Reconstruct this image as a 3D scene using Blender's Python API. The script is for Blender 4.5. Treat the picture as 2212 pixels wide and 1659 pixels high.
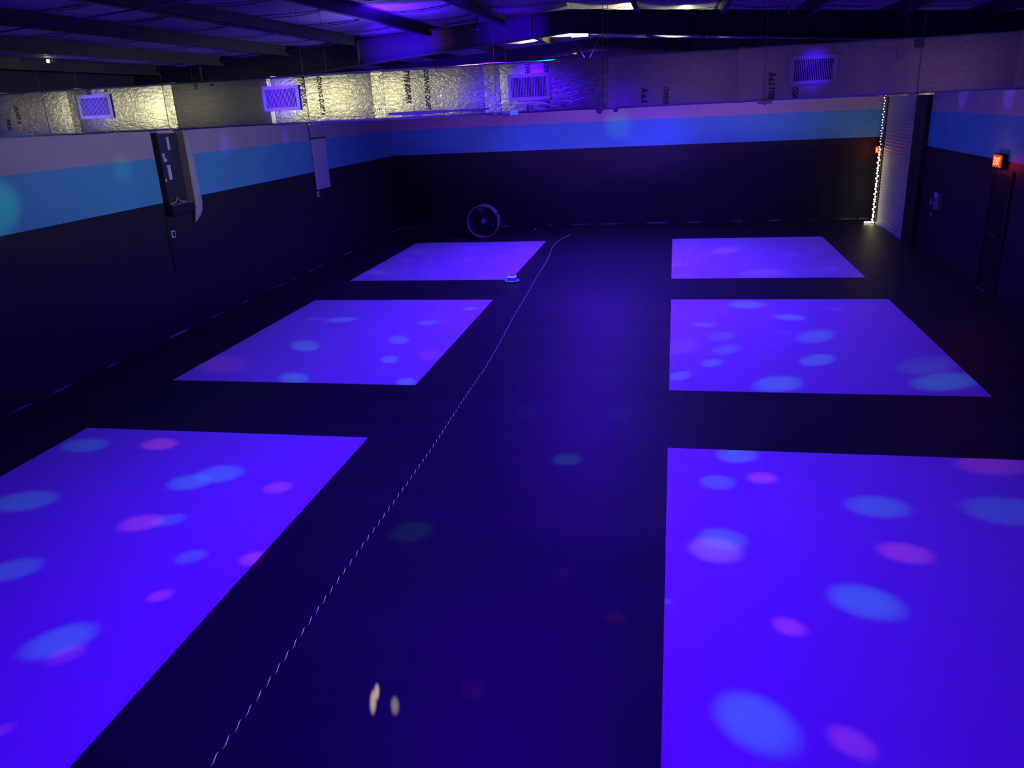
import bpy, bmesh, math, random
from mathutils import Vector, Matrix

C = bpy.context.scene
for o in list(bpy.data.objects):
    bpy.data.objects.remove(o)
random.seed(7)

# ------------------------------------------------------------------ camera
CAM_H = 3.4546
F_PX, PITCH, YAW, ROLL = 1706.24, 0.3376, -0.2091, -0.0505
cy, sy, cp, sp, cr, sr = (math.cos(YAW), math.sin(YAW), math.cos(PITCH), math.sin(PITCH), math.cos(ROLL), math.sin(ROLL))
fw = Vector((sy * cp, cy * cp, -sp)); rt = Vector((cy, -sy, 0)); up = rt.cross(fw)
rt2 = cr * rt + sr * up; up2 = -sr * rt + cr * up
cam = bpy.data.cameras.new('camera')
cam.sensor_width = 36.0; cam.lens = F_PX * 36.0 / 2212.0; cam.clip_end = 200
cam_o = bpy.data.objects.new('camera', cam); C.collection.objects.link(cam_o)
m = Matrix((rt2, up2, -fw)).transposed().to_4x4(); m.translation = Vector((0, 0, CAM_H))
cam_o.matrix_world = m
C.camera = cam_o

# ------------------------------------------------------------------ world, exposure
w = bpy.data.worlds.new('world'); C.world = w; w.use_nodes = True
w.node_tree.nodes['Background'].inputs[0].default_value = (0.02, 0.01, 0.05, 1)
w.node_tree.nodes['Background'].inputs[1].default_value = 0.02
C.view_settings.view_transform = 'Standard'; C.view_settings.look = 'None'
C.cycles.caustics_reflective = False; C.cycles.caustics_refractive = False
C.view_settings.exposure = 0.0; C.view_settings.gamma = 1.0; C.view_settings.use_curve_mapping = False

# ------------------------------------------------------------------ lights
def light(name, kind, loc, color, power, radius=0.1, target=None, angle=None, blend=0.6):
    l = bpy.data.lights.new(name, kind); l.color = color; l.energy = power
    if kind in ('POINT', 'SPOT'): l.shadow_soft_size = radius
    if kind == 'SPOT': l.spot_size = angle; l.spot_blend = blend
    o = bpy.data.objects.new(name, l); C.collection.objects.link(o); o.location = loc
    if target is not None:
        o.rotation_euler = (Vector(target) - Vector(loc)).to_track_quat('-Z', 'Y').to_euler()
    return o

BLUE = (0.056, 0.0, 1.0)
# blue flood lamps strung along the ridge, shining down
def flood(loc, power, angle=156, tgt=None, color=BLUE):
    light('blue_flood', 'SPOT', loc, color, power, 0.12, tgt or (loc[0], loc[1], 0), math.radians(angle), 1.0)
flood((-1.7, 6.5, 4.25), 1150)
flood((-1.5, 2.4, 4.2), 560)
flood((-1.5, 13.4, 4.2), 1650)
flood((-1.6, 18.6, 4.2), 2100)
# added narrow blue spots, one to brighten each grille
for gx, gp in ((-6.42, 150), (-4.15, 420), (-1.45, 190), (1.265, 95)):
    light('grille_fill', 'SPOT', (gx + .2, 6.9, 4.2), BLUE, gp, 0.05, (gx, 8.4, 3.64), math.radians(14 if gx > 0 else 18), 1.0)
# added coloured spots hidden behind the duct, imitating lens-smear streaks on the roof
light('streak_glow', 'SPOT', (-3.15, 9.25, 3.92), (0.036, 0.0, 1.0), 480, 0.04, (-3.3, 9.9, 4.7), math.radians(75), 1.0)
light('streak_glow', 'SPOT', (-3.6, 9.4, 3.92), (0.05, 0.0, 1.0), 1500, 0.04, (-3.95, 12.0, 4.40), math.radians(30), 1.0)
light('streak_glow', 'SPOT', (-2.1, 9.4, 3.92), (0.05, 0.0, 1.0), 700, 0.04, (-2.3, 12.0, 4.45), math.radians(26), 1.0)
light('streak_glow', 'SPOT', (-3.1, 9.4, 3.92), (1.0, 0.25, 0.1), 45, 0.04, (-3.35, 12.0, 4.45), math.radians(10), 1.0)
light('streak_glow', 'SPOT', (-1.95, 9.25, 3.92), (0.036, 0.0, 1.0), 420, 0.04, (-2.0, 9.6, 4.7), math.radians(60), 1.0)
# lamps over the duct that graze its upper front edge
light('edge_spot', 'SPOT', (-2.2, 8.95, 4.17), (1.0, 0.25, 0.6), 110, 0.03, (-2.0, 8.42, 3.88), math.radians(50), 0.9)
light('edge_spot', 'SPOT', (-1.3, 8.95, 4.17), (0.0, 0.8, 1.0), 90, 0.03, (-1.36, 8.42, 3.88), math.radians(30), 0.9)
light('edge_spot', 'SPOT', (-2.0, 8.95, 4.17), (0.1, 0.0, 1.0), 220, 0.03, (-2.0, 8.42, 3.88), math.radians(120), 0.9)
# dim white work light of the hall's concession side, behind and left of the viewer
def counter(loc, tgt, power, angle, flat):
    o = light('duct_warm_light', 'SPOT', loc, (1.0, 0.93, 0.50), power, 0.3, tgt, math.radians(angle), 0.6); o.scale = (1, flat, 1)
counter((-7.4, 0.8, 3.75), (-3.05, 8.4, 3.61), 330, 19, 0.30)
counter((-7.4, 0.8, 3.75), (-4.0, 8.4, 3.61), 70, 40, 0.15)
counter((-7.9, 2.2, 3.75), (-6.5, 8.4, 3.62), 300, 33, 0.20)
light('duct_warm_light', 'POINT', (0.3, 7.0, 3.45), (1.0, 0.62, 0.45), 1.8, 0.15)  # added dim warm fill in front of the duct
light('duct_warm_light', 'POINT', (2.6, 7.3, 3.4), (1.0, 0.6, 0.5), 1.4, 0.15)  # another added warm fill, further right along the duct
# added fill spots for the walls, flattened to keep off the floor
def wall_spot(loc, tgt, color, power, angle, flat):
    o = light('wall_fill', 'SPOT', loc, color, power, 0.2, tgt, math.radians(angle), 0.9); o.scale = (1, flat, 1)
wall_spot((-2.0, 11.5, 3.9), (-8.39, 12.5, 3.1), (0.85, 0.95, 1.0), 230, 120, 0.28)
wall_spot((-1.5, 14.2, 4.1), (-2.0, 23.9, 2.9), (0.27, 0.09, 1.0), 1350, 80, 0.28)
wall_spot((2.2, 17.0, 3.9), (3.5, 23.9, 3.0), (1.0, 0.8, 0.6), 115, 70, 0.25)
wall_spot((0.5, 12.5, 3.9), (5.42, 16.5, 3.0), (0.45, 0.40, 1.0), 95, 90, 0.3)
# yellow-white ridge lamp between the rafters
for (x, y, p) in ((-2.8, 16.55, 18), (-2.0, 16.55, 34), (-1.1, 16.9, 24), (-0.1, 17.6, 22), (0.8, 17.6, 12), (-0.75, 12.65, 26), (0.1, 12.65, 22), (-0.9, 21.4, 30), (-2.1, 21.2, 26)):
    light('ridge_glow', 'SPOT', (x, y, 4.46), (1.0, 0.94, 0.42), p, 0.05, (x, y - .12, 4.80), math.radians(150), 0.5)
light('rafter_glow', 'POINT', (-3.6, 9.7, 4.0), (0.20, 0.14, 1.0), 18, 0.1)  # added blue fill to tint the rafter web

# moving-head disco lamps: every beam is its own spot
CYAN = (0.0, 0.85, 1.0); PINK = (1.0, 0.13, 0.2); WHITE = (0.75, 0.42, 1.0); DEEP = (0.08, 0.05, 1.0); GREEN = (0.05, 1.0, 0.45); RED = (1.0, 0.08, 0.1)
WARM = (1.0, 0.72, 0.42)
def ray(u, v):
    return fw + (u - 1106) / F_PX * rt2 - (v - 829.5) / F_PX * up2
def floor_at(u, v):
    d = ray(u, v); t = -CAM_H / d.z
    return Vector((0, 0, CAM_H)) + t * d
def beam(src, tgt, diam, color, lum, blend=0.85):
    d = (Vector(tgt) - Vector(src)).length
    light('disco_beam', 'SPOT', src, color, lum * 49 * d * d, 0.02, tgt, 2 * math.atan(diam * 0.62 / d), blend)
D_NEAR = (-1.6, 6.6, 4.25); D_FAR = (-1.5, 14.0, 4.2)
K = {'c': CYAN, 'p': PINK, 'w': WHITE, 'b': DEEP, 'g': GREEN, 'r': RED}
SPOTS = [  # aimed at points on the floor: u, v, width, colour, strength
 (185,962,70,'c',.5),(345,960,60,'p',1),(410,1042,75,'c',.8),(475,1024,85,'c',.8),(52,1083,95,'c',.6),(600,1054,55,'p',.8),(305,1130,75,'p',.9),
 (365,1124,55,'c',.5),(413,1203,55,'c',.5),(548,1207,55,'p',.9),(345,1288,45,'p',.8),(130,1385,110,'c',.8),(143,1415,60,'p',.5),(25,1232,90,'c',.6),(0,1580,40,'p',.5),
 (740,691,45,'c',.6),(660,747,55,'c',.8),(635,817,55,'c',.8),(925,697,38,'c',.6),(862,734,42,'c',.7),(842,777,38,'c',.7),(878,825,40,'c',.7),
 (480,787,90,'p',.3),(927,768,50,'p',.4),(1017,667,28,'c',.6),(682,689,25,'b',.6),
 (905,543,25,'w',.3),(1017,537,30,'b',.6),(1010,560,20,'w',.3),(880,562,25,'b',.6),(810,588,50,'w',.3),
 (1568,541,50,'w',.7),(1598,530,20,'b',.6),(1712,550,28,'b',.8),(1465,573,28,'w',.5),(1645,591,80,'w',.5),(1795,581,30,'b',.7),
 (1612,658,65,'c',.6),(1706,686,48,'c',.7),(1762,727,65,'c',.8),(1765,778,58,'c',.9),(1520,702,40,'c',.4),(1560,727,45,'c',.4),(1568,756,50,'c',.45),
 (1538,784,40,'c',.7),(1470,812,45,'c',.6),(1680,830,85,'c',.8),(2040,825,95,'c',.7),(2000,790,90,'c',.3),(1475,750,70,'w',.35),(1805,668,30,'b',.6),(1690,718,30,'b',.5),
 (1592,983,75,'c',.9),(1550,1042,65,'c',.7),(1647,1033,55,'p',1),(1895,1095,100,'c',.7),(2140,1005,100,'p',.5),(2180,1105,130,'c',.45),(1545,1188,100,'w',.9),
 (1560,1165,90,'c',.7),(1955,1195,85,'p',.9),(1870,1300,120,'c',.9),(1705,1355,60,'p',.9),(1632,1560,150,'c',.9),(1840,1605,80,'p',.8),(1440,1300,20,'c',.4),
 (1225,992,60,'g',2.2),(890,1148,90,'g',.8),(1340,896,60,'c',.9),(1135,890,60,'c',.8),(1310,1090,40,'p',.5),(1330,1335,40,'r',.6),(1020,1490,60,'r',.2),(1215,1240,30,'r',.4)]
for (u, v, wpx, k, s) in SPOTS:
    p = floor_at(u, v); depth = (p - Vector((0, 0, CAM_H))).dot(fw)
    src = D_NEAR if p.y < 12.2 else D_FAR
    beam(src, p, wpx * depth / F_PX, K[k], s * {'c': .12 if p.y < 9 else .16, 'p': .19, 'w': .16, 'b': .5, 'g': .25, 'r': .35}[k])
# beams that land on the walls and the duct
beam(D_FAR, (-1.6, 23.88, 2.83), 0.8, GREEN, 0.07, 1.0)
beam(D_FAR, (-0.5, 23.88, 2.35), 2.2, DEEP, 0.22, 1.0)
beam(D_FAR, (-4.5, 23.88, 2.35), 1.6, DEEP, 0.14, 1.0)
beam(D_FAR, (-2.2, 23.88, 2.6), 4.5, (0.12, 0.02, 1.0), 0.16)
beam(D_FAR, (1.5, 23.88, 2.3), 4.2, (0.12, 0.02, 1.0), 0.12)
beam(D_FAR, (-8.37, 11.29, 2.86), 0.4, GREEN, 0.05)
beam((-3.0, 12.5, 3.9), (-8.37, 8.70, 2.55), 0.7, GREEN, 0.12)
beam(D_FAR, (-8.37, 14.35, 3.05), 0.45, DEEP, 0.2, 1.0)
beam(D_FAR, (-8.37, 16.9, 3.07), 0.45, DEEP, 0.2, 1.0)
beam(D_FAR, (5.40, 17.5, 3.25), 0.5, DEEP, 0.25)
beam(D_FAR, (5.40, 15.25, 3.24), 0.5, DEEP, 0.25)

# ------------------------------------------------------------------ materials
def newmat(name):
    mt = bpy.data.materials.new(name); mt.use_nodes = True
    nt = mt.node_tree; return mt, nt, nt.nodes['Principled BSDF']
def mat(name, color, rough=0.6, metal=0.0, noise=0.0, nscale=8.0, bump=0.0, bscale=40.0, spec=0.5, emit=None, estr=0.0):
    mt, nt, b = newmat(name)
    b.inputs['Base Color'].default_value = (*color, 1); b.inputs['Roughness'].default_value = rough
    b.inputs['Metallic'].default_value = metal; b.inputs['Specular IOR Level'].default_value = spec
    tc = nt.nodes.new('ShaderNodeTexCoord')
    if noise > 0:
        n = nt.nodes.new('ShaderNodeTexNoise'); n.inputs['Scale'].default_value = nscale; n.inputs['Detail'].default_value = 6
        nt.links.new(tc.outputs['Object'], n.inputs['Vector'])
        mx = nt.nodes.new('ShaderNodeMix'); mx.data_type = 'RGBA'
        mx.inputs[6].default_value = (*[c * (1 - noise) for c in color], 1); mx.inputs[7].default_value = (*[min(1, c * (1 + noise)) for c in color], 1)
        nt.links.new(n.outputs['Fac'], mx.inputs[0]); nt.links.new(mx.outputs[2], b.inputs['Base Color'])
    if bump > 0:
        n2 = nt.nodes.new('ShaderNodeTexNoise'); n2.inputs['Scale'].default_value = bscale; n2.inputs['Detail'].default_value = 4
        nt.links.new(tc.outputs['Object'], n2.inputs['Vector'])
        bp = nt.nodes.new('ShaderNodeBump'); bp.inputs['Strength'].default_value = bump; bp.inputs['Distance'].default_value = 0.02
        nt.links.new(n2.outputs['Fac'], bp.inputs['Height']); nt.links.new(bp.outputs['Normal'], b.inputs['Normal'])
    if emit:
        b.inputs['Emission Color'].default_value = (*emit, 1); b.inputs['Emission Strength'].default_value = estr
    return mt

def wall_mat():
    """painted block wall: black below, teal stripe, white above, black under the eave"""
    mt, nt, b = newmat('banded_wall_paint')
    g = nt.nodes.new('ShaderNodeNewGeometry'); sx = nt.nodes.new('ShaderNodeSeparateXYZ'); nt.links.new(g.outputs['Position'], sx.inputs[0])
    mr = nt.nodes.new('ShaderNodeMapRange'); mr.inputs['From Min'].default_value = 0; mr.inputs['From Max'].default_value = 5
    nt.links.new(sx.outputs['Z'], mr.inputs['Value'])
    r = nt.nodes.new('ShaderNodeValToRGB'); r.color_ramp.interpolation = 'CONSTANT'
    e = r.color_ramp.elements
    e[0].position = 0; e[0].color = (0.034, 0.031, 0.038, 1)
    e[1].position = 2.19 / 5; e[1].color = (0.15, 0.58, 0.78, 1)
    x = e.new(2.925 / 5); x.color = (0.66, 0.55, 0.56, 1)
    x = e.new(3.92 / 5); x.color = (0.03, 0.03, 0.035, 1)
    nt.links.new(mr.outputs[0], r.inputs['Fac'])
    n = nt.nodes.new('ShaderNodeTexNoise'); n.inputs['Scale'].default_value = 0.9; n.inputs['Detail'].default_value = 8
    nt.links.new(g.outputs['Position'], n.inputs['Vector'])
    mr2 = nt.nodes.new('ShaderNodeMapRange'); mr2.inputs['To Min'].default_value = 0.82; mr2.inputs['To Max'].default_value = 1.15
    nt.links.new(n.outputs['Fac'], mr2.inputs['Value'])
    mx = nt.nodes.new('ShaderNodeMix'); mx.data_type = 'RGBA'; mx.blend_type = 'MULTIPLY'; mx.inputs[0].default_value = 1
    nt.links.new(r.outputs['Color'], mx.inputs[6]); nt.links.new(mr2.outputs[0], mx.inputs[7]); nt.links.new(mx.outputs[2], b.inputs['Base Color'])
    b.inputs['Roughness'].default_value = 0.55; b.inputs['Specular IOR Level'].default_value = 0.3
    return mt

def floor_mat():
    mt, nt, b = newmat('black_rink_floor')
    g = nt.nodes.new('ShaderNodeNewGeometry')
    n = nt.nodes.new('ShaderNodeTexNoise'); n.inputs['Scale'].default_value = 0.7; n.inputs['Detail'].default_value = 9
    mp = nt.nodes.new('ShaderNodeMapping'); mp.inputs['Scale'].default_value = (0.5, 2.2, 1)
    nt.links.new(g.outputs['Position'], mp.inputs['Vector']); nt.links.new(mp.outputs[0], n.inputs['Vector'])
    r = nt.nodes.new('ShaderNodeValToRGB'); e = r.color_ramp.elements
    e[0].position = 0.3; e[0].color = (0.024, 0.022, 0.026, 1); e[1].position = 0.75; e[1].color = (0.040, 0.036, 0.041, 1)
    nt.links.new(n.outputs['Fac'], r.inputs['Fac']); nt.links.new(r.outputs['Color'], b.inputs['Base Color'])
    b.inputs['Roughness'].default_value = 0.5; b.inputs['Specular IOR Level'].default_value = 0.22
    return mt

def foil_mat(name, rough, tint=(0.90, 0.90, 0.86)):
    """crinkled reinforced foil facing with its woven scrim showing through"""
    mt, nt, b = newmat(name)
    b.inputs['Base Color'].default_value = (*tint, 1); b.inputs['Metallic'].default_value = 0.9; b.inputs['Roughness'].default_value = rough
    tc = nt.nodes.new('ShaderNodeTexCoord')
    mp = nt.nodes.new('ShaderNodeMapping'); mp.inputs['Scale'].default_value = (15, 15, 34)
    nt.links.new(tc.outputs['Object'], mp.inputs['Vector'])
    n = nt.nodes.new('ShaderNodeTexNoise'); n.inputs['Scale'].default_value = 1.0; n.inputs['Detail'].default_value = 8; n.inputs['Distortion'].default_value = 0.8
    nt.links.new(mp.outputs[0], n.inputs['Vector'])
    v = nt.nodes.new('ShaderNodeTexVoronoi'); v.inputs['Scale'].default_value = 60; nt.links.new(tc.outputs['Object'], v.inputs['Vector'])
    ad = nt.nodes.new('ShaderNodeMath'); ad.operation = 'MULTIPLY_ADD'; ad.inputs[1].default_value = 0.12
    nt.links.new(v.outputs['Distance'], ad.inputs[0]); nt.links.new(n.outputs['Fac'], ad.inputs[2])
    bp = nt.nodes.new('ShaderNodeBump'); bp.inputs['Strength'].default_value = 0.5; bp.inputs['Distance'].default_value = 0.011
    nt.links.new(ad.outputs[0], bp.inputs['Height']); nt.links.new(bp.outputs['Normal'], b.inputs['Normal'])
    mr = nt.nodes.new('ShaderNodeMapRange'); mr.inputs['To Min'].default_value = rough - 0.12; mr.inputs['To Max'].default_value = rough + 0.15
    nt.links.new(n.outputs['Fac'], mr.inputs['Value']); nt.links.new(mr.outputs[0], b.inputs['Roughness'])
    return mt

def scuff_mat():
    """black skirting with worn pale streaks"""
    mt, nt, b = newmat('worn_skirting')
    g = nt.nodes.new('ShaderNodeNewGeometry'); n = nt.nodes.new('ShaderNodeTexNoise'); n.inputs['Scale'].default_value = 1.3; n.inputs['Detail'].default_value = 5
    nt.links.new(g.outputs['Position'], n.inputs['Vector'])
    r = nt.nodes.new('ShaderNodeValToRGB'); e = r.color_ramp.elements
    e[0].position = 0.50; e[0].color = (0.03, 0.03, 0.035, 1); e[1].position = 0.62; e[1].color = (0.6, 0.5, 0.55, 1)
    nt.links.new(n.outputs['Fac'], r.inputs['Fac']); nt.links.new(r.outputs['Color'], b.inputs['Base Color'])
    return mt

M = {
 'wall': wall_mat(), 'floor': floor_mat(), 'scuff': scuff_mat(),
 'white_mat': mat('white_floor_paint', (0.80, 0.73, 0.84), 0.5, noise=0.03, nscale=3, spec=0.25),
 'insul': mat('white_roof_insulation', (0.50, 0.46, 0.44), 0.6, noise=0.08, nscale=2, bump=0.4, bscale=6),
 'black_steel': mat('black_painted_steel', (0.035, 0.033, 0.04), 0.55, noise=0.2, nscale=3),
 'black': mat('matte_black', (0.015, 0.015, 0.018), 0.6, noise=0.1),
 'foil': foil_mat('foil_facing', 0.34), 'foil_dimmed': foil_mat('foil_facing_dimmed', 0.55, (0.34, 0.34, 0.33)), 'foil_plain': foil_mat('foil_facing_smooth', 0.62, (0.85, 0.78, 0.80)), 'tape': foil_mat('foil_tape', 0.3),  # darker foil copy: weaker light on one angled section put into its tint
 'ink': mat('black_ink', (0.03, 0.03, 0.035), 0.6, noise=0.1),
 'vent': mat('white_enamel', (0.80, 0.80, 0.82), 0.4, noise=0.02),
 'vent_dark': mat('duct_inside', (0.012, 0.012, 0.014), 0.7, noise=0.2),
 'wire': mat('galvanised_wire', (0.35, 0.35, 0.36), 0.45, 0.5, noise=0.1),
 'pale': mat('pale_grey_paint', (0.62, 0.60, 0.66), 0.5, noise=0.06, nscale=5),
 'slat_door': mat('pale_shutter_paint', (0.55, 0.50, 0.56), 0.45, noise=0.05, nscale=4),
 'board': mat('whiteboard_panel', (0.74, 0.66, 0.74), 0.4, noise=0.04, nscale=4),
 'grey': mat('grey_box_paint', (0.22, 0.20, 0.22), 0.6, noise=0.1),
 'wood': mat('pine_board', (0.66, 0.52, 0.28), 0.6, noise=0.25, nscale=9),
 'cream': mat('cream_board', (0.85, 0.80, 0.62), 0.6, noise=0.05),
 'glass': mat('dark_panel', (0.06, 0.065, 0.075), 0.25, noise=0.25, nscale=3),
 'sticker': mat('white_sticker', (0.82, 0.82, 0.86), 0.5, noise=0.05),
 'steel': mat('brushed_steel', (0.6, 0.6, 0.62), 0.35, 0.8, noise=0.1),
 'plate': mat('white_plastic', (0.80, 0.78, 0.82), 0.4, noise=0.03),
 'fan_rim': mat('tan_enamel', (0.62, 0.42, 0.26), 0.5, noise=0.15, nscale=12),
 'fan_dark': mat('fan_dark_steel', (0.05, 0.045, 0.05), 0.45, 0.3, noise=0.2),
 'rope_pale': mat('pale_strand', (0.85, 0.82, 0.86), 0.6, noise=0.1, nscale=30, emit=(0.5, 0.4, 0.6), estr=0.35),  # faint glow added to keep the strand whitish under blue lamps
 'rope_dark': mat('dark_strand', (0.03, 0.03, 0.035), 0.7, noise=0.1, nscale=30),
 'hat': mat('violet_felt', (0.30, 0.22, 0.75), 0.8, noise=0.15, nscale=30),
 'hat_band': mat('fluorescent_trim', (0.5, 0.8, 0.95), 0.6, noise=0.05, emit=(0.25, 0.55, 1.0), estr=0.45),
 'tag': mat('cyan_tag', (0.3, 0.7, 0.95), 0.5, noise=0.05, emit=(0.10, 0.35, 0.9), estr=0.25),
 'bulb': mat('warm_white_bulb', (1, 1, 0.8), 0.4, noise=0.02, emit=(1.0, 0.90, 0.48), estr=7.0),
 'bulb_dim': mat('cool_white_bulb', (1, 1, 0.9), 0.4, noise=0.02, emit=(0.85, 0.85, 0.9), estr=1.6),
 'cable': mat('clear_cable', (0.35, 0.33, 0.28), 0.4, noise=0.1),
 'red_face': mat('red_sign_face', (0.6, 0.02, 0.01), 0.4, noise=0.05, emit=(1.0, 0.02, 0.005), estr=2.2),
 'red_text': mat('lit_sign_letters', (0.9, 0.2, 0.05), 0.4, noise=0.05, emit=(1.0, 0.20, 0.03), estr=5.0),
 'lamp_face': mat('ridge_lamp_lens', (1, 1, 1), 0.3, noise=0.01, emit=(1.0, 0.97, 0.95), estr=14.0),
 'door_black': mat('black_door_paint', (0.012, 0.012, 0.014), 0.7, noise=0.15, spec=0.2),
}

# ------------------------------------------------------------------ mesh helpers
def bm_box(bm, c, s, rot=None):
    r = bmesh.ops.create_cube(bm, size=1.0)
    vs = r['verts']
    bmesh.ops.scale(bm, vec=s, verts=vs)
    if rot is not None: bmesh.ops.rotate(bm, cent=(0, 0, 0), matrix=rot, verts=vs)
    bmesh.ops.translate(bm, vec=c, verts=vs)
    return vs
def bm_tube(bm, pts, r, n=8, cap=True):
    pts = [Vector(p) for p in pts]; rings = []
    ref = None
    for i, p in enumerate(pts):
        t = (pts[min(i + 1, len(pts) - 1)] - pts[max(i - 1, 0)]).normalized()
        if ref is None:
            ref = t.orthogonal().normalized()
        a = (ref - t * ref.dot(t)).normalized(); ref = a; b = t.cross(a)
        rr = r[i] if isinstance(r, (list, tuple)) else r
        rings.append([bm.verts.new(p + rr * (math.cos(2 * math.pi * k / n) * a + math.sin(2 * math.pi * k / n) * b)) for k in range(n)])
    for i in range(len(rings) - 1):
        for k in range(n):
            bm.faces.new((rings[i][k], rings[i][(k + 1) % n], rings[i + 1][(k + 1) % n], rings[i + 1][k]))
    if cap:
        bm.faces.new(rings[0][::-1]); bm.faces.new(rings[-1])
def bm_lathe(bm, prof, mtx=None, n=48, closed=False):
    """revolve (radius, height) points about local Z"""
    rings = []
    for (r, z) in prof:
        ring = []
        for k in range(n):
            p = Vector((r * math.cos(2 * math.pi * k / n), r * math.sin(2 * math.pi * k / n), z))
            ring.append(bm.verts.new(mtx @ p if mtx else p))
        rings.append(ring)
    m_ = len(rings)
    for i in range(m_ if closed else m_ - 1):
        a, b = rings[i], rings[(i + 1) % m_]
        for k in range(n):
            bm.faces.new((a[k], a[(k + 1) % n], b[(k + 1) % n], b[k]))
    return rings
def obj(name, bm, material, parent=None, smooth=False, bevel=0.0, seg=2):
    if bevel > 0:
        bmesh.ops.bevel(bm, geom=list(bm.edges), offset=bevel, segments=seg, affect='EDGES', profile=0.5)
    bmesh.ops.recalc_face_normals(bm, faces=list(bm.faces))
    me = bpy.data.meshes.new(name); bm.to_mesh(me); bm.free()
    me.materials.append(material)
    if smooth:
        for p in me.polygons: p.use_smooth = True
    o = bpy.data.objects.new(name, me); C.collection.objects.link(o)
    if parent is not None:
        o.parent = parent; o.matrix_parent_inverse = parent.matrix_basis.inverted()
    return o
def box_obj(name, lo, hi, material, parent=None, bevel=0.0):
    bm = bmesh.new(); lo = Vector(lo); hi = Vector(hi)
    bm_box(bm, (lo + hi) / 2, hi - lo)
    return obj(name, bm, material, parent, bevel=bevel)
def tag(o, label, cat, group=None):
    o['label'] = label; o['category'] = cat
    if group: o['group'] = group
    return o
def thing(name, loc, label, cat, group=None):
    o = bpy.data.objects.new(name, None); C.collection.objects.link(o); o.location = loc
    o.empty_display_size = 0.1
    return tag(o, label, cat, group)
def struct(o):
    o['kind'] = 'structure'; return o
def text_mesh(name, s, size, mtx, material, parent, extrude=0.0006, shear=0.25, squash=1.0):
    cu = bpy.data.curves.new(name, 'FONT'); cu.body = s; cu.size = size; cu.extrude = extrude; cu.shear = shear
    cu.offset = 0.0008 * size / 0.07
    t = bpy.data.objects.new(name, cu); C.collection.objects.link(t)
    bpy.context.view_layer.update()
    me = bpy.data.meshes.new_from_object(t.evaluated_get(bpy.context.evaluated_depsgraph_get()))
    bpy.data.objects.remove(t)
    me.name = name
    me.transform(Matrix.Diagonal((squash, 1, 1, 1))); me.transform(mtx)
    me.materials.clear(); me.materials.append(material)
    o = bpy.data.objects.new(name, me); C.collection.objects.link(o)
    if parent is not None:
        o.parent = parent; o.matrix_parent_inverse = Matrix.Identity(4) if parent.type == 'MESH' else parent.matrix_basis.inverted()
    return o

# ------------------------------------------------------------------ room shell
XL, XR, YB, YF = -8.39, 5.42, 23.90, -3.0
RIDGE_X, RIDGE_Z, SLOPE = -1.485, 4.76, 0.068
def roof_z(x): return RIDGE_Z - SLOPE * abs(x - RIDGE_X)
struct(box_obj('floor', (XL - .2, YF - .2, -0.15), (XR + .2, YB + .2, 0), M['floor']))
struct(box_obj('wall_left', (XL - .2, YF, 0), (XL, YB, roof_z(XL)), M['wall']))
struct(box_obj('wall_right', (XR, YF, 0), (XR + .2, YB, roof_z(XR)), M['wall']))
def gable(name, y0, y1):
    bm = bmesh.new()
    pr = [(XL - .2, 0), (XR + .2, 0), (XR + .2, roof_z(XR)), (RIDGE_X, RIDGE_Z), (XL - .2, roof_z(XL))]
    a = [bm.verts.new((x, y0, z)) for x, z in pr]; b = [bm.verts.new((x, y1, z)) for x, z in pr]
    bm.faces.new(a); bm.faces.new(b)
    for i in range(5): bm.faces.new((a[i], a[(i + 1) % 5], b[(i + 1) % 5], b[i]))
    return struct(obj(name, bm, M['wall']))
gable('wall_back', YB, YB + .2)
gable('wall_front', YF - .2, YF)
# roof insulation, sagging between purlins
PURLINS = [-1.485 + s * (0.95 + 1.1 * k) for s in (-1, 1) for k in range(7)]
PURLINS = sorted(x for x in PURLINS if XL + .1 < x < XR - .1)
FRAMES_Y = [12.0, 16.0, 20.0]
bm = bmesh.new()
xs = []
edges_x = [XL] + PURLINS + [XR]
for a, b in zip(edges_x[:-1], edges_x[1:]):
    for k in range(6): xs.append((a + (b - a) * k / 6, 0.05 * 4 * (k / 6) * (1 - k / 6)))
xs.append((XR, 0)); xs.append((RIDGE_X, 0)); xs.sort()
ys = [YF + (YB - YF) * j / 54 for j in range(55)]
grid = [[bm.verts.new((x, y, roof_z(x) - s * (0.6 + 0.5 * math.sin(3.1 * y + x * 2) ** 2))) for (x, s) in xs] for y in ys]
for j in range(len(ys) - 1):
    for i in range(len(xs) - 1):
        bm.faces.new((grid[j][i], grid[j][i + 1], grid[j + 1][i + 1], grid[j + 1][i]))
top = [bm.verts.new((x, y, roof_z(x) + .15)) for y in (YF, YB) for x in (XL - .2, RIDGE_X, XR + .2)]
bm.faces.new((top[0], top[1], top[4], top[3])); bm.faces.new((top[1], top[2], top[5], top[4]))
ceiling = struct(obj('ceiling', bm, M['insul'], smooth=True))
for x in PURLINS:      # Z purlins running the length of the hall
    bm = bmesh.new(); z = roof_z(x)
    L = YB - YF
    bm_box(bm, (x, (YB + YF) / 2, z - .075), (.012, L, .15))
    bm_box(bm, (x + .03, (YB + YF) / 2, z - .147), (.06, L, .008))
    bm_box(bm, (x - .03, (YB + YF) / 2, z - .004), (.06, L, .008))
    obj('purlin', bm, M['black_steel'], ceiling)
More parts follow.
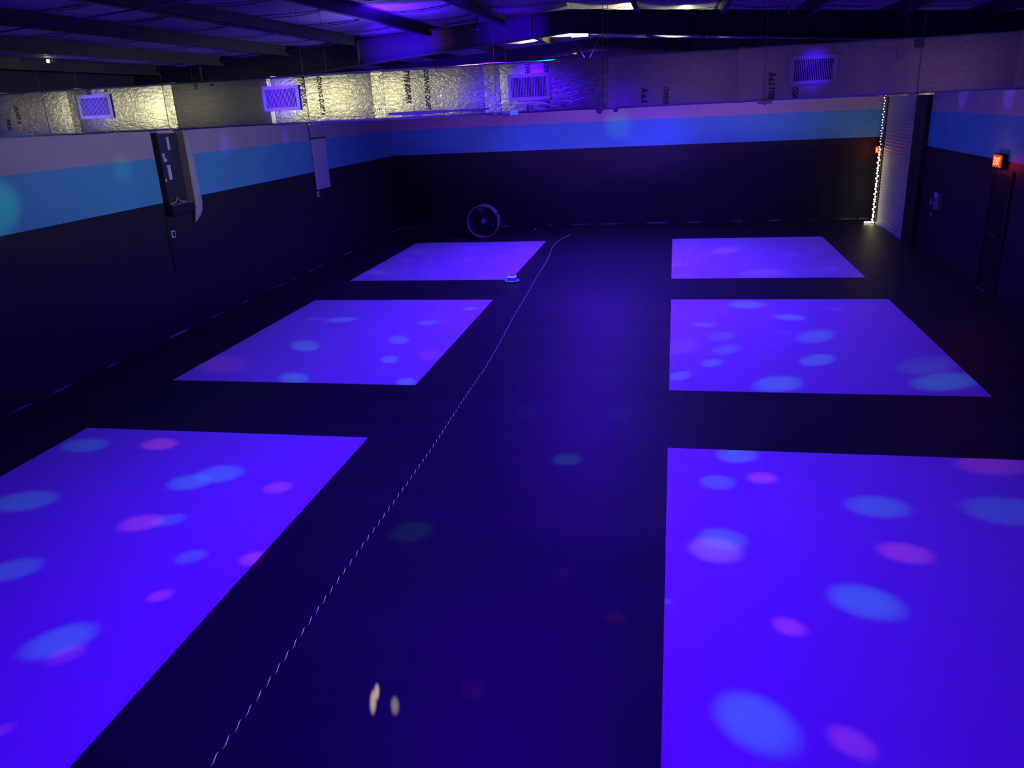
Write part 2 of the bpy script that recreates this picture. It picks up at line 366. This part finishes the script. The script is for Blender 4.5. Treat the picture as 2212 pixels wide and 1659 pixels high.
for y in FRAMES_Y:     # tapered rafters, one I-section frame each
    bm = bmesh.new()
    def rail(zf, wy):
        pr = [XL + .02, RIDGE_X, XR - .02]
        v = []
        for x in pr:
            z = zf(x)
            v.append([bm.verts.new((x, y + sgn * wy, z + dz)) for sgn, dz in ((-1, 0), (1, 0), (1, .014), (-1, .014))])
        for i in range(2):
            for k in range(4): bm.faces.new((v[i][k], v[i][(k + 1) % 4], v[i + 1][(k + 1) % 4], v[i + 1][k]))
        bm.faces.new(v[0]); bm.faces.new(v[2][::-1])
    ztop = lambda x: roof_z(x) - (.095 if y < 13 else .19)
    zbot = lambda x: 4.385 - 0.082 * abs(x - RIDGE_X)
    rail(ztop, .09); rail(zbot, .09)
    for (xa, xb) in ((XL + .02, RIDGE_X), (RIDGE_X, XR - .02)):
        for dy in (0,):
            q = [bm.verts.new(p) for p in ((xa, y - .005, zbot(xa)), (xb, y - .005, zbot(xb)), (xb, y - .005, ztop(xb)), (xa, y - .005, ztop(xa)))]
            q2 = [bm.verts.new(v.co + Vector((0, .01, 0))) for v in q]
            bm.faces.new(q); bm.faces.new(q2[::-1])
            for k in range(4): bm.faces.new((q[k], q[(k + 1) % 4], q2[(k + 1) % 4], q2[k]))
    for x in (-7.2, -4.6, -2.0, .2, 2.4, 4.2):   # web stiffeners
        bm_box(bm, (x, y, (ztop(x) + zbot(x)) / 2), (.01, .16, ztop(x) - zbot(x)))
    obj('rafter', bm, M['black_steel'], ceiling)
for y in [YF + .8 + 1.12 * k for k in range(24)]:   # straps holding up the insulation
    if min(abs(y - f) for f in FRAMES_Y) < .25: continue
    bm = bmesh.new()
    for a, b in zip(edges_x[:-1], edges_x[1:]):
        n = 6
        P = [(a + (b - a) * k / n, y, roof_z(a + (b - a) * k / n) - .058 * 4 * (k / n) * (1 - k / n) - .006) for k in range(n + 1)]
        for p, q in zip(P[:-1], P[1:]):
            vs = [bm.verts.new((p[0], y - .03, p[2])), bm.verts.new((q[0], y - .03, q[2])), bm.verts.new((q[0], y + .03, q[2])), bm.verts.new((p[0], y + .03, p[2]))]
            bm.faces.new(vs)
    obj('insulation_strap', bm, M['black'], ceiling)

# skirting
struct(box_obj('baseboard_left', (XL, YF, 0), (XL + .012, YB, .025), M['scuff']))
struct(box_obj('baseboard_back', (XL + .012, YB - .012, 0), (XR, YB, .035), M['scuff']))
struct(box_obj('trim_1', (XR - .10, 19.42, 0), (XR, 20.28, 4.25), M['black']))

# roll-up shutter on the right wall
door1 = bmesh.new(); y0, y1 = 20.28, 23.02
nz = 44
rows = []
for k in range(nz * 4 + 1):
    z = .02 + 3.5 * k / (nz * 4)
    dx = .012 * (0, 1, 1, 0)[k % 4]
    rows.append([door1.verts.new((XR - .03 - dx, y, z)) for y in (y0, y1)] + [door1.verts.new((XR - .002, y, z)) for y in (y1, y0)])
for a, b in zip(rows[:-1], rows[1:]):
    for k in range(4): door1.faces.new((a[k], a[(k + 1) % 4], b[(k + 1) % 4], b[k]))
door1.faces.new(rows[0]); door1.faces.new(rows[-1][::-1])
d1 = struct(obj('door_1', door1, M['slat_door']))
box_obj('guide_rail', (XR - .07, y1, 0), (XR, y1 + .08, 3.52), M['black_steel'], d1)
box_obj('bottom_bar', (XR - .06, y0, 0), (XR - .015, y1, .05), M['pale'], d1)
# exit door further along
d2 = struct(box_obj('door_2', (XR - .012, 14.60, .02), (XR, 15.36, 1.99), M['door_black']))
bm = bmesh.new()
for (a, b) in (((XR - .03, 14.52, 0), (XR, 14.60, 2.05)), ((XR - .03, 15.36, 0), (XR, 15.44, 2.05)), ((XR - .03, 14.60, 1.99), (XR, 15.36, 2.05))):
    bm_box(bm, (Vector(a) + Vector(b)) / 2, Vector(b) - Vector(a))
obj('door_frame', bm, M['black'], d2)
bm = bmesh.new(); bm_box(bm, (XR - .05, 14.98, 1.0), (.03, .55, .05)); bm_box(bm, (XR - .03, 14.73, 1.0), (.05, .04, .06)); bm_box(bm, (XR - .03, 15.23, 1.0), (.05, .04, .06))
obj('push_bar', bm, M['black_steel'], d2)
box_obj('threshold', (XR - .07, 14.85, 0), (XR - .03, 15.32, .012), M['steel'], d2)

# ------------------------------------------------------------------ white floor rectangles
COLS = ((-6.961, -3.334), (-0.007, 3.68)); ROWS = ((16.148, 21.038), (9.502, 14.344), (2.85, 7.733))
NAMES = (('far', 'deepest in the room'), ('middle', 'halfway down the room'), ('near', 'closest to the viewer'))
for i, (a, b) in enumerate(ROWS):
    for j, (xa, xb) in enumerate(COLS):
        o = box_obj('floor_panel', (xa, a, 0), (xb, b, .003), M['white_mat'])
        side = 'left' if j == 0 else 'right'
        extra = {(0, 0): 'white floor rectangle in front of the drum fan, far end of the left column',
                 (0, 1): 'white floor rectangle nearest the back wall in the right column, near the shutter',
                 (1, 0): 'white floor rectangle at the middle of the left column beside the cord',
                 (1, 1): 'white floor rectangle at the middle of the right column, fully in view',
                 (2, 0): 'nearest white floor rectangle left of the cord, cut by the left edge of the photo',
                 (2, 1): 'nearest white floor rectangle right of the aisle, cut by the right edge of the photo'}[(i, j)]
        tag(o, extra, 'floor panel', 'white rectangles on the black floor')

# ------------------------------------------------------------------ the insulated duct
DY0, DY1, DZ0, DZ1 = 8.40, 9.00, 3.385, 3.875
duct = thing('air_duct', (-1.5, 8.7, DZ0), 'long foil-wrapped rectangular air duct hung across the hall', 'duct')
seams = [-8.36, -7.94] + [-6.72 + 1.222 * k for k in range(10)] + [5.40]
tilts = {-6.72: 0.0, -5.498: -2.0}
sections = {}
for k, (a, b) in enumerate(zip(seams[:-1], seams[1:])):
    bm = bmesh.new()
    bm_box(bm, (0, 0, 0), (b - a - .002, DY1 - DY0, DZ1 - DZ0))
    bmesh.ops.bevel(bm, geom=list(bm.edges), offset=.025, segments=3, affect='EDGES', profile=.5)
    bmesh.ops.subdivide_edges(bm, edges=list(bm.edges), cuts=2, use_grid_fill=True)
    for v in bm.verts:
        v.co.y += .004 * math.sin(9 * (v.co.x + a) + 4 * v.co.z); v.co.z += .003 * math.sin(7 * (v.co.x + a) + 2 * v.co.y)
    bmesh.ops.translate(bm, vec=((a + b) / 2, (DY0 + DY1) / 2, (DZ0 + DZ1) / 2), verts=list(bm.verts))
    mtl = M['foil_dimmed'] if k == 3 else (M['foil_plain'] if k >= 7 else M['foil'])
    sections[k] = obj('duct_section', bm, mtl, duct, smooth=True)
for k, x in enumerate(seams[1:-1]):     # taped joints
    wd = (.10, .09, .12, .05, .13, .16, .09, .05, .06, .06, .06)[k]
    bm = bmesh.new()
    e = .006
    for i in range(9):
        pass
    bm_box(bm, (x, (DY0 + DY1) / 2, (DZ0 + DZ1) / 2), (wd, DY1 - DY0 + 2 * e, DZ1 - DZ0 + 2 * e))
    bmesh.ops.bevel(bm, geom=[ed for ed in bm.edges if abs((ed.verts[0].co - ed.verts[1].co).x) > .01], offset=.028, segments=3, affect='EDGES', profile=.5)
    obj('joint_tape', bm, M['tape'] if k < 6 else M['foil_plain'], duct)
# a narrow tape strip along the lower edge of one section
bm = bmesh.new(); bm_box(bm, (-2.42, DY0 + .012, DZ0 + .035), (1.10, .02, .075), Matrix.Rotation(math.radians(24), 3, 'X'))
obj('edge_tape', bm, M['tape'], duct)
# printed lettering reading downwards
def duct_text(s, x, ztop, size, sec, squash=1.0):
    mtx = Matrix(((0, 1, 0, x - size * .36), (0, 0, -1, DY0 - .008), (-1, 0, 0, ztop), (0, 0, 0, 1)))
    o = text_mesh('printed_lettering', s, size, mtx, M['ink'], sections[sec], squash=squash)
    return o
for (s, x, z, sz, sec, q) in [
    ('FRK', -7.62, 3.60, .075, 1, 1), ('QUIET R', -7.47, 3.74, .06, 1, .9),
    ('800', -6.48, 3.878, .062, 2, .8), ('R', -6.26, 3.86, .05, 2, 1),
    ('QUI', -5.14, 3.86, .055, 3, .7), ('R', -4.95, 3.855, .055, 3, 1),
    ('TYPE 800-FRK', -3.90, 3.87, .072, 4, .72), ('CORNING QUIET R', -3.70, 3.855, .062, 4, .72),
    ('TYPE 800-FRK', -2.73, 3.865, .078, 5, .70), ('CORNING QUIET', -2.52, 3.86, .066, 5, .76),
    ('TYPE', -1.46, 3.86, .066, 6, .7), ('COR', -1.27, 3.86, .066, 6, .7), ('T R', -1.27, 3.50, .06, 6, .9), ('ZERO', -1.47, 3.47, .036, 6, .8), ('10C', -1.43, 3.465, .034, 6, .8),
    ('R-6.5', -.30, 3.565, .082, 7, .78), ('OWENS', -.09, 3.565, .07, 7, .62),
    ('R-6.5 TYPE', .90, 3.64, .082, 8, .62), ('COR', 1.12, 3.505, .07, 8, .7)]:
    duct_text(s, x, z, sz, sec, q)
# supply grilles
def grille(xc, zc, label, lattice):
    hw, hh = .212, .127
    bm = bmesh.new(); yf = DY0 - .012
    for (c, s) in (((xc, yf, zc + hh - .017), (2 * hw, .024, .034)), ((xc, yf, zc - hh + .017), (2 * hw, .024, .034)),
                   ((xc - hw + .017, yf, zc), (.034, .024, 2 * hh - .068)), ((xc + hw - .017, yf, zc), (.034, .024, 2 * hh - .068))):
        bm_box(bm, c, s)
    g = obj('supply_grille', bm, M['vent'], duct); g['label'] = label
    box_obj('grille_throat', (xc - hw + .03, DY0 - .009, zc - hh + .03), (xc + hw - .03, DY0 - .006, zc + hh - .03), M['vent_dark'], g)
    n = 22
    for i in range(n):
        x = xc - hw + .034 + (2 * hw - .068) * (i + .5) / n
        b2 = bmesh.new(); bm_box(b2, (x, yf - .001, zc), (.0058, .012, 2 * hh - .066))
        obj('blade', b2, M['vent'], g)
    if lattice:
        x0, x1 = lattice
        for i in range(9):
            z = zc - hh + .04 + (2 * hh - .08) * (i + .5) / 9
            b2 = bmesh.new(); bm_box(b2, (xc + (x0 + x1) / 2, yf + .006, z), (x1 - x0, .006, .010))
            obj('rear_blade', b2, M['vent'], g)
grille(-6.42, 3.675, 'white grille at the far left of the duct', None)
grille(-4.15, 3.655, 'white grille between the left wall and the middle of the duct', None)
grille(-1.45, 3.63, 'white grille above the aisle with a visible lattice', (-.10, .17))
grille(1.265, 3.645, 'white grille at the right of the duct with a visible lattice', (-.17, .09))
# hanger wires in front of and behind the duct
for x in (-7.09, -5.55, -3.87, -1.80, -.705, .83, 2.2, 3.6):
    for y in (DY0 - .008, DY1 + .008):
        bm = bmesh.new(); bm_tube(bm, [(x, y, DZ0 - .01), (x, y, roof_z(x) - .06)], .0022, 6)
        obj('hanger_wire', bm, M['wire'], duct)
    bm = bmesh.new(); bm_box(bm, (x, (DY0 + DY1) / 2, DZ0 - .009), (.03, DY1 - DY0 + .02, .004))
    obj('hanger_strap', bm, M['tape'], duct)
# loose bits under the duct
box_obj('inspection_tag', (-1.655, DY0 - .012, DZ0 - .012), (-1.575, DY0 - .008, DZ0 + .028), M['tag'], duct)['label'] = 'small cyan tag'
def flap(x, w_, h_, name='tape_flap'):
    bm = bmesh.new()
    v = [bm.verts.new(p) for p in ((x - w_ / 2, DY0 + .01, DZ0 + .01), (x + w_ / 2, DY0 + .01, DZ0 + .01), (x + w_ * .1, DY0 - .03, DZ0 - h_), (x - w_ * .35, DY0 - .02, DZ0 - h_ * .7))]
    bm.faces.new(v)
    r = bmesh.ops.solidify(bm, geom=list(bm.faces), thickness=.002)
    obj(name, bm, M['tape'], duct)
flap(-1.70, .11, .035); flap(-.74, .09, .045); flap(-.58, .07, .04); flap(-1.81, .08, .03)
bm = bmesh.new(); bm_box(bm, (.845, DY0 - .01, DZ0 - .012), (.13, .02, .022)); bm_box(bm, (.845, DY0 - .02, DZ0 - .02), (.02, .03, .03))
obj('mounting_clip', bm, M['vent'], duct)

# ------------------------------------------------------------------ left wall furniture
def wall_cabinet():
    t = thing('wall_cabinet', (XL, 12.5, 2.0), 'tall dark wall cabinet with white stickers, high on the left wall', 'cabinet')
    ya, yb = 12.13, 12.80
    box_obj('back_panel', (XL, ya + .04, 2.16), (XL + .03, yb, 3.30), M['glass'], t)
    box_obj('edge_frame', (XL, ya, 2.02), (XL + .09, ya + .04, 3.32), M['black'], t)
    box_obj('side_board', (XL, yb, 2.04), (XL + .16, yb + .04, 3.36), M['wood'], t)['label'] = 'bare wooden side board'
    box_obj('top_cap', (XL, ya - .02, 3.32), (XL + .14, yb - .25, 3.37), M['cream'], t)['label'] = 'cream top cap'
    box_obj('bottom_box', (XL, ya + .02, 1.99), (XL + .13, yb, 2.15), M['black'], t)
    box_obj('ledge', (XL, ya + .02, 2.15), (XL + .14, yb, 2.168), M['steel'], t)
    for (y, z, h, w_) in ((12.52, 3.14, .21, .07), (12.33, 2.95, .09, .06), (12.36, 2.88, .05, .09), (12.42, 2.68, .24, .09), (12.28, 2.56, .05, .04)):
        box_obj('sticker', (XL + .03, y - w_ / 2, z - h / 2), (XL + .033, y + w_ / 2, z + h / 2), M['sticker'], t)
    bm = bmesh.new()
    bm_tube(bm, [(XL + .07, 12.2, 2.172), (XL + .10, 12.35, 2.20), (XL + .06, 12.45, 2.26), (XL + .08, 12.5, 2.19), (XL + .1, 12.62, 2.175)], .008, 6)
    obj('loose_cable', bm, M['plate'], t, smooth=True)
wall_cabinet()
# padded strip hanging beside the cabinet, ending in a slanted tip
bm = bmesh.new()
prof = [(3.40, 12.96, 13.16, .05), (3.0, 12.96, 13.17, .05), (2.4, 12.95, 13.19, .055), (2.1, 12.94, 13.18, .06), (1.98, 12.92, 13.15, .06), (1.88, 12.90, 13.07, .05), (1.80, 12.90, 12.97, .03), (1.775, 12.90, 12.93, .015)]
rings = []
for (z, a, b, d) in prof:
    n = 10
    rings.append([bm.verts.new((XL + .005 + d * (.5 - .5 * math.cos(2 * math.pi * k / n)) * 1.6, (a + b) / 2 + (b - a) / 2 * math.sin(2 * math.pi * k / n), z)) for k in range(n)])
for a, b in zip(rings[:-1], rings[1:]):
    for k in range(len(a)): bm.faces.new((a[k], a[(k + 1) % 10], b[(k + 1) % 10], b[k]))
bm.faces.new(rings[0]); bm.faces.new(rings[-1][::-1])
tag(obj('padded_strip', bm, M['pale'], smooth=True), 'pale lavender padded strip with a slanted tip, hanging beside the dark cabinet', 'padding')

t = thing('hanging_board', (XL, 18.5, 1.78), 'pale lavender board hanging by a cord on the left wall', 'board')
box_obj('panel', (XL + .015, 18.10, 1.79), (XL + .035, 18.90, 2.95), M['board'], t, .004)
box_obj('top_bar', (XL + .005, 18.06, 2.95), (XL + .05, 18.92, 2.975), M['black'], t)
bm = bmesh.new(); bm_tube(bm, [(XL + .02, 18.03, 3.6), (XL + .02, 18.06, 3.2), (XL + .02, 18.10, 2.97)], .009, 6); obj('cord', bm, M['black'], t)
def outlet(y, z, label):
    t = thing('wall_outlet', (XL, y, z), label, 'outlet', 'outlets on the left wall')
    bm = bmesh.new(); bm_box(bm, (XL + .02, y, z), (.04, .11, .125)); obj('cover_plate', bm, M['plate'], t, bevel=.006)
    box_obj('socket', (XL + .040, y - .028, z - .038), (XL + .043, y + .028, z + .038), M['black'], t)
outlet(12.20, 1.675, 'white outlet box on the black wall below the dark cabinet')
outlet(18.16, 1.69, 'white outlet box on the black wall just below the hanging board')
bm = bmesh.new(); bm_tube(bm, [(XL + .012, 12.10, 1.98), (XL + .012, 12.10, 1.0)], .009, 8)
tag(obj('conduit', bm, M['black_steel'], smooth=True), 'black conduit running down the wall under the dark cabinet', 'pipe')

# ------------------------------------------------------------------ right wall furniture
t = thing('control_box', (XR, 18.05, 1.02), 'dim wall box with a small white card, on the black wall right of the shutter', 'box')
bm = bmesh.new(); bm_box(bm, (XR - .05, 18.03, 1.18), (.10, .30, .34)); obj('case', bm, M['grey'], t, bevel=.01)
box_obj('card', (XR - .103, 17.95, 1.26), (XR - .10, 18.14, 1.36), M['sticker'], t)['label'] = 'small white card'
t = thing('switch_plate', (XR, 18.62, 1.09), 'small grey switch plate beside the wall box', 'switch')
box_obj('plate', (XR - .012, 18.50, 1.03), (XR, 18.74, 1.15), M['grey'], t)
box_obj('toggle', (XR - .03, 18.60, 1.07), (XR - .012, 18.64, 1.11), M['plate'], t)
bm = bmesh.new(); mt_ = Matrix.Translation((XR - .02, 18.45, .86)) @ Matrix.Rotation(math.pi / 2, 4, 'Y')
bm_lathe(bm, [(.05 + .012 * math.cos(a), .012 * math.sin(a)) for a in [2 * math.pi * k / 8 for k in range(8)]], mt_, 20, True)
tag(obj('ring_hook', bm, M['steel'], smooth=True), 'small ring fixed on the wall below the switch plate', 'hook')

def exit_sign(y, z, w_, h, label, letters=True):
    t = thing('exit_sign', (XR, y, z), label, 'sign', 'red lit signs on the right wall')
    box_obj('housing', (XR - .09, y - w_ / 2 - .02, z - h / 2 - .02), (XR, y + w_ / 2 + .02, z + h / 2 + .02), M['black'], t, .006)
    box_obj('lit_face', (XR - .095, y - w_ / 2, z - h / 2), (XR - .091, y + w_ / 2, z + h / 2), M['red_face'], t)
    if letters:
        # reads from -X side: text x -> -Y, text y -> +Z
        mtx = Matrix(((0, 0, -1, XR - .096), (-1, 0, 0, y + w_ * .42), (0, 1, 0, z - h * .33), (0, 0, 0, 1)))
        text_mesh('lettering', 'EXIT', h * .92, mtx, M['red_text'], t, shear=0, squash=w_ / h * .42)
exit_sign(15.08, 2.20, .36, .19, 'larger red lit exit sign above the black exit door')
exit_sign(23.52, 1.89, .30, .16, 'small distant red exit sign left of the string light')
light('exit_glow', 'POINT', (XR - .28, 15.08, 2.12), (1.0, 0.05, 0.03), 3.0, 0.08)
light('exit_glow', 'POINT', (XR - .25, 23.5, 1.88), (1.0, 0.05, 0.03), 1.6, 0.06)

# string light down the shutter's left jamb
t = thing('string_light', (XR - .12, 23.06, 0), 'bright vertical string light beside the pale shutter', 'string light')
bm = bmesh.new(); bm_tube(bm, [(XR - .12, 23.06, z) for z in (.03, 1, 2, 3, 3.38)] , .006, 6)
obj('cable', bm, M['cable'], t)
NB = 50
me_cache = {}
for k in range(NB):
    z = .04 + 3.3 * k / (NB - 1)
    dim = z > 1.95
    r = .016 if dim else .025
    key = 'dim' if dim else 'on'
    if key not in me_cache:
        bm = bmesh.new(); bmesh.ops.create_uvsphere(bm, u_segments=10, v_segments=6, radius=r)
        o = obj('bulb', bm, M['bulb_dim'] if dim else M['bulb'], t, smooth=True); me_cache[key] = o
    else:
        o = me_cache[key].copy(); C.collection.objects.link(o)
    o.location = (XR - .12 - .02 * (k % 2), 23.06 + .03 * ((k % 3) - 1), z)
for i in range(4):
    o = me_cache['on'].copy(); C.collection.objects.link(o); o.location = (XR - .16 - .05 * i, 23.08, .035)

# ------------------------------------------------------------------ things on the floor
# drum fan
FA = Vector((-5.19, 21.75, 0))
t = thing('drum_fan', FA, 'round tan-rimmed drum fan standing on the floor by the back wall', 'fan')
ax = Matrix.Translation(FA + Vector((0, 0, .47))) @ Matrix.Rotation(math.radians(4), 4, 'Z') @ Matrix.Rotation(math.radians(90), 4, 'X')   # local +Z -> -Y (towards the viewer)
bm = bmesh.new(); bm_lathe(bm, [(.435, -.17), (.445, 0), (.435, .17), (.425, .17), (.435, 0), (.425, -.17)], ax, 64, True)
obj('drum_shell', bm, M['fan_rim'], t, smooth=True)
for zc in (.17, -.17):
    bm = bmesh.new(); bm_lathe(bm, [(.436 + .012 * math.cos(a), zc + .012 * math.sin(a)) for a in [2 * math.pi * k / 8 for k in range(8)]], ax, 64, True)
    obj('rolled_rim', bm, M['fan_rim'], t, smooth=True)
bm = bmesh.new()
for r in (.08, .16, .24, .32, .40):
    bm_lathe(bm, [(r + .0025 * math.cos(a), .165 + .0025 * math.sin(a)) for a in [2 * math.pi * k / 5 for k in range(5)]], ax, 40, True)
for k in range(16):
    a = 2 * math.pi * k / 16
    bm_tube(bm, [ax @ Vector((.05 * math.cos(a), .05 * math.sin(a), .165)), ax @ Vector((.43 * math.cos(a), .43 * math.sin(a), .165))], .0025, 5)
obj('wire_guard', bm, M['fan_dark'], t)
bm = bmesh.new(); bm_lathe(bm, [(.001, .12), (.05, .115), (.075, .08), (.075, -.08), (.001, -.10)], ax, 24)
obj('hub', bm, M['steel'], t, smooth=True)
for k in range(3):
    bm = bmesh.new(); a0 = math.radians(100 + 120 * k)
    rows = []
    for i in range(7):
        r = .07 + .33 * i / 6; half = .16 + .22 * (i / 6)
        rows.append([ax @ Vector((r * math.cos(a0 + s * half), r * math.sin(a0 + s * half), .05 - .06 * s)) for s in (-1, -.33, .33, 1)])
    V = [[bm.verts.new(p) for p in rr] for rr in rows]
    for a, b in zip(V[:-1], V[1:]):
        for i in range(3): bm.faces.new((a[i], a[i + 1], b[i + 1], b[i]))
    bmesh.ops.solidify(bm, geom=list(bm.faces), thickness=.004)
    obj('blade', bm, M['steel'] if k == 0 else M['fan_dark'], t, smooth=True)
bm = bmesh.new(); bm_lathe(bm, [(.001, -.10), (.09, -.10), (.09, -.2), (.001, -.21)], ax, 20); obj('motor', bm, M['fan_dark'], t, smooth=True)
for s in (-1, 1):
    bm = bmesh.new(); bm_tube(bm, [FA + Vector((s * .30, -.2, .02)), FA + Vector((s * .30, .2, .02))], .016, 8); bm_tube(bm, [FA + Vector((s * .30, 0, .02)), FA + Vector((s * .36, 0, .2))], .014, 8)
    obj('foot', bm, M['fan_dark'], t, smooth=True)
bm = bmesh.new(); bm_box(bm, ax @ Vector((.40, .18, 0)), (.02, .30, .05)); obj('handle', bm, M['fan_dark'], t)

# long twisted cord on the floor: two strands, one pale and one dark
path = [Vector((x, y, .005)) for x, y in ((-2.524, 2.6), (-2.524, 3.08), (-2.523, 3.67), (-2.526, 4.68), (-2.52, 5.9), (-2.521, 7.74), (-2.55, 10.17), (-2.62, 11.9), (-2.701, 13.39), (-2.80, 15.9), (-2.895, 18.43), (-2.99, 19.7), (-3.02, 20.7), (-2.96, 21.4), (-2.80, 22.0))]
def on_path(s):
    for a, b in zip(path[:-1], path[1:]):
        L = (b - a).length
        if s <= L: return a.lerp(b, s / L)
        s -= L
    return path[-1].copy()
total = sum((b - a).length for a, b in zip(path[:-1], path[1:]))
t = thing('cord', (-2.6, 10, 0), 'long twisted pale cord lying along the floor left of the aisle', 'cord')
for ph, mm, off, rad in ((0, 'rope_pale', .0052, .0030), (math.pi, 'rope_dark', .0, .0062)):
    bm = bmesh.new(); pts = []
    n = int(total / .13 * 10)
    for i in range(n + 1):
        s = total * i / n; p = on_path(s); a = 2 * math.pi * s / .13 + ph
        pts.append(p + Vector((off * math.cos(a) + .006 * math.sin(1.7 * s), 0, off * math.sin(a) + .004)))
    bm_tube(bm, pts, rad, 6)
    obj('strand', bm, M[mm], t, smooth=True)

# small brimmed hat at the corner of a floor panel
H = Vector((-3.27, 15.95, 0.003))
t = thing('hat', H, 'small violet hat with glowing pale trim lying at a floor panel corner', 'hat')
mh = Matrix.Translation(H)
bm = bmesh.new(); bm_lathe(bm, [(.001, .004), (.10, .004), (.145, .022), (.150, .028), (.145, .032), (.10, .014), (.095, .016), (.088, .09), (.086, .12), (.06, .135), (.001, .138)], mh, 32); obj('crown', bm, M['hat'], t, smooth=True)
bm = bmesh.new(); bm_lathe(bm, [(.092, .098), (.090, .128), (.086, .130), (.084, .098)], mh, 32, True); obj('band', bm, M['hat_band'], t, smooth=True)
bm = bmesh.new(); bm_lathe(bm, [(.138, .020), (.152, .025), (.150, .034), (.136, .028)], mh, 32, True); obj('brim_trim', bm, M['hat_band'], t, smooth=True)
# tiny white ball by the back wall
bm = bmesh.new(); bmesh.ops.create_uvsphere(bm, u_segments=14, v_segments=9, radius=.03); bmesh.ops.translate(bm, vec=(-3.95, 23.0, .03), verts=list(bm.verts))
tag(obj('ball', bm, M['plate'], smooth=True), 'tiny white ball on the floor near the back wall', 'ball')

# ------------------------------------------------------------------ overhead fittings
t = thing('ridge_lamp', (-1.6, 14.6, 4.5), 'bright white lamp glaring at the roof ridge beyond the duct', 'lamp')
bm = bmesh.new(); bm_box(bm, (-1.62, 14.75, 4.545), (.30, .14, .06)); obj('housing', bm, M['black_steel'], t, bevel=.008)
box_obj('lens', (-1.76, 14.672, 4.52), (-1.48, 14.679, 4.57), M['lamp_face'], t)
box_obj('bracket', (-1.64, 14.74, 4.57), (-1.60, 14.78, 4.74), M['black_steel'], t)
def sprinkler(x, y, label):
    z = roof_z(x)
    t = thing('sprinkler', (x, y, z), label, 'sprinkler', 'sprinkler heads under the roof')
    bm = bmesh.new(); bm_tube(bm, [(x, y, z - .03), (x, y, z - .19)], .010, 8); obj('drop_pipe', bm, M['black_steel'], t)
    bm = bmesh.new(); bm_lathe(bm, [(.001, z - .185), (.014, z - .19), (.016, z - .215), (.026, z - .222), (.026, z - .226), (.001, z - .228)], Matrix.Translation((x, y, 0)), 14); obj('head', bm, M['steel'], t, smooth=True)
sprinkler(-2.66, 11.45, 'sprinkler head dangling under the roof left of the ridge, nearer')
sprinkler(-2.26, 14.5, 'sprinkler head behind the middle of the duct, farther')
# small bare bulb high at the left
def at_y(u, v, y):
    d = ray(u, v); return Vector((0, 0, CAM_H)) + d * (y / d.y)
P = at_y(104, 132, 9.3); z_ = roof_z(P.x)
t = thing('bare_bulb', P, 'tiny glowing bulb on a stub under the roof at far left', 'lamp')
bm = bmesh.new(); bm_tube(bm, [P + Vector((.02, 0, 0)), P + Vector((.12, .05, -.03))], .010, 8); bm_tube(bm, [P + Vector((.05, .02, -.01)), Vector((P.x + .05, P.y + .02, z_ - .03))], .006, 6); obj('stem', bm, M['wire'], t)
bm = bmesh.new(); bmesh.ops.create_uvsphere(bm, u_segments=12, v_segments=8, radius=.022); bmesh.ops.translate(bm, vec=P, verts=list(bm.verts)); obj('bulb', bm, M['bulb'], t, smooth=True)
# conduit under the roof in front of the duct
bm = bmesh.new(); bm_tube(bm, [(x, 6.6, roof_z(x) - .18) for x in (-8.0, -5, -1.7)], .008, 8)
tag(obj('conduit', bm, M['wire'], smooth=True), 'thin grey conduit crossing under the roof at upper left', 'pipe')
# slender crossing rods below the ridge
def rod(a, b, label):
    bm = bmesh.new(); bm_tube(bm, [a, b], .007, 6)
    tag(obj('bracing_rod', bm, M['wire']), label, 'rod', 'thin bracing rods under the ridge')
def at_y(u, v, y):
    d = ray(u, v); return Vector((0, 0, CAM_H)) + d * (y / d.y)
rod(at_y(1240, 86, 15.2), at_y(1266, 130, 15.2), 'thin bracing rod leaning right, below the ridge lamp')
rod(at_y(1297, 78, 15.4), at_y(1272, 128, 15.4), 'thin bracing rod leaning left, beside the ridge lamp')

# small details: faded stickers on the right of the duct, foil scraps under it, a torn insulation flap
for nm, (u0, v0, u1, v1), mm in (('label_sticker', (1936, 103, 1955, 130), 'pale'), ('ink_stamp', (1975, 83, 1997, 103), 'grey')):
    a = at_y(u0, v1, DY0); b = at_y(u1, v0, DY0)
    box_obj(nm, (a.x, DY0 - .011, a.z), (b.x, DY0 - .007, b.z), M[mm], duct)
for (u0, u1, v) in ((1918, 1962, 204), (1984, 2018, 207)):
    a = at_y(u0, v, DY0); b = at_y(u1, v, DY0)
    box_obj('foil_scrap', (a.x, DY0 - .006, DZ0 - .012), (b.x, DY0 + .03, DZ0 + .004), M['tape'], duct)
bm = bmesh.new(); q = [at_y(u, v, 11.86) for u, v in ((1697, 14), (1706, 14), (1705, 36), (1699, 44))]
bm.faces.new([bm.verts.new(p) for p in q]); bmesh.ops.solidify(bm, geom=list(bm.faces), thickness=.006)
tag(obj('insulation_flap', bm, M['insul']), 'torn insulation flap dangling in front of the rafter at upper right', 'insulation')

# small warm marks on the floor, made by added elongated spots
for (u, v, dm, k, s) in ((806, 1516, .022, 3.4, .5), (814, 1494, .018, 3.0, .5), (853, 1524, .030, 1.9, .2)):
    p = floor_at(u, v); src = Vector((-3.4, 8.1, 3.35))
    d = (p - src).length
    o = light('mark_spot', 'SPOT', src, WARM, s * 49 * d * d * 4, 0.01, p, 2 * math.atan(dm * k / d), 0.9)
    o.scale = (1 / k, 1, 1)
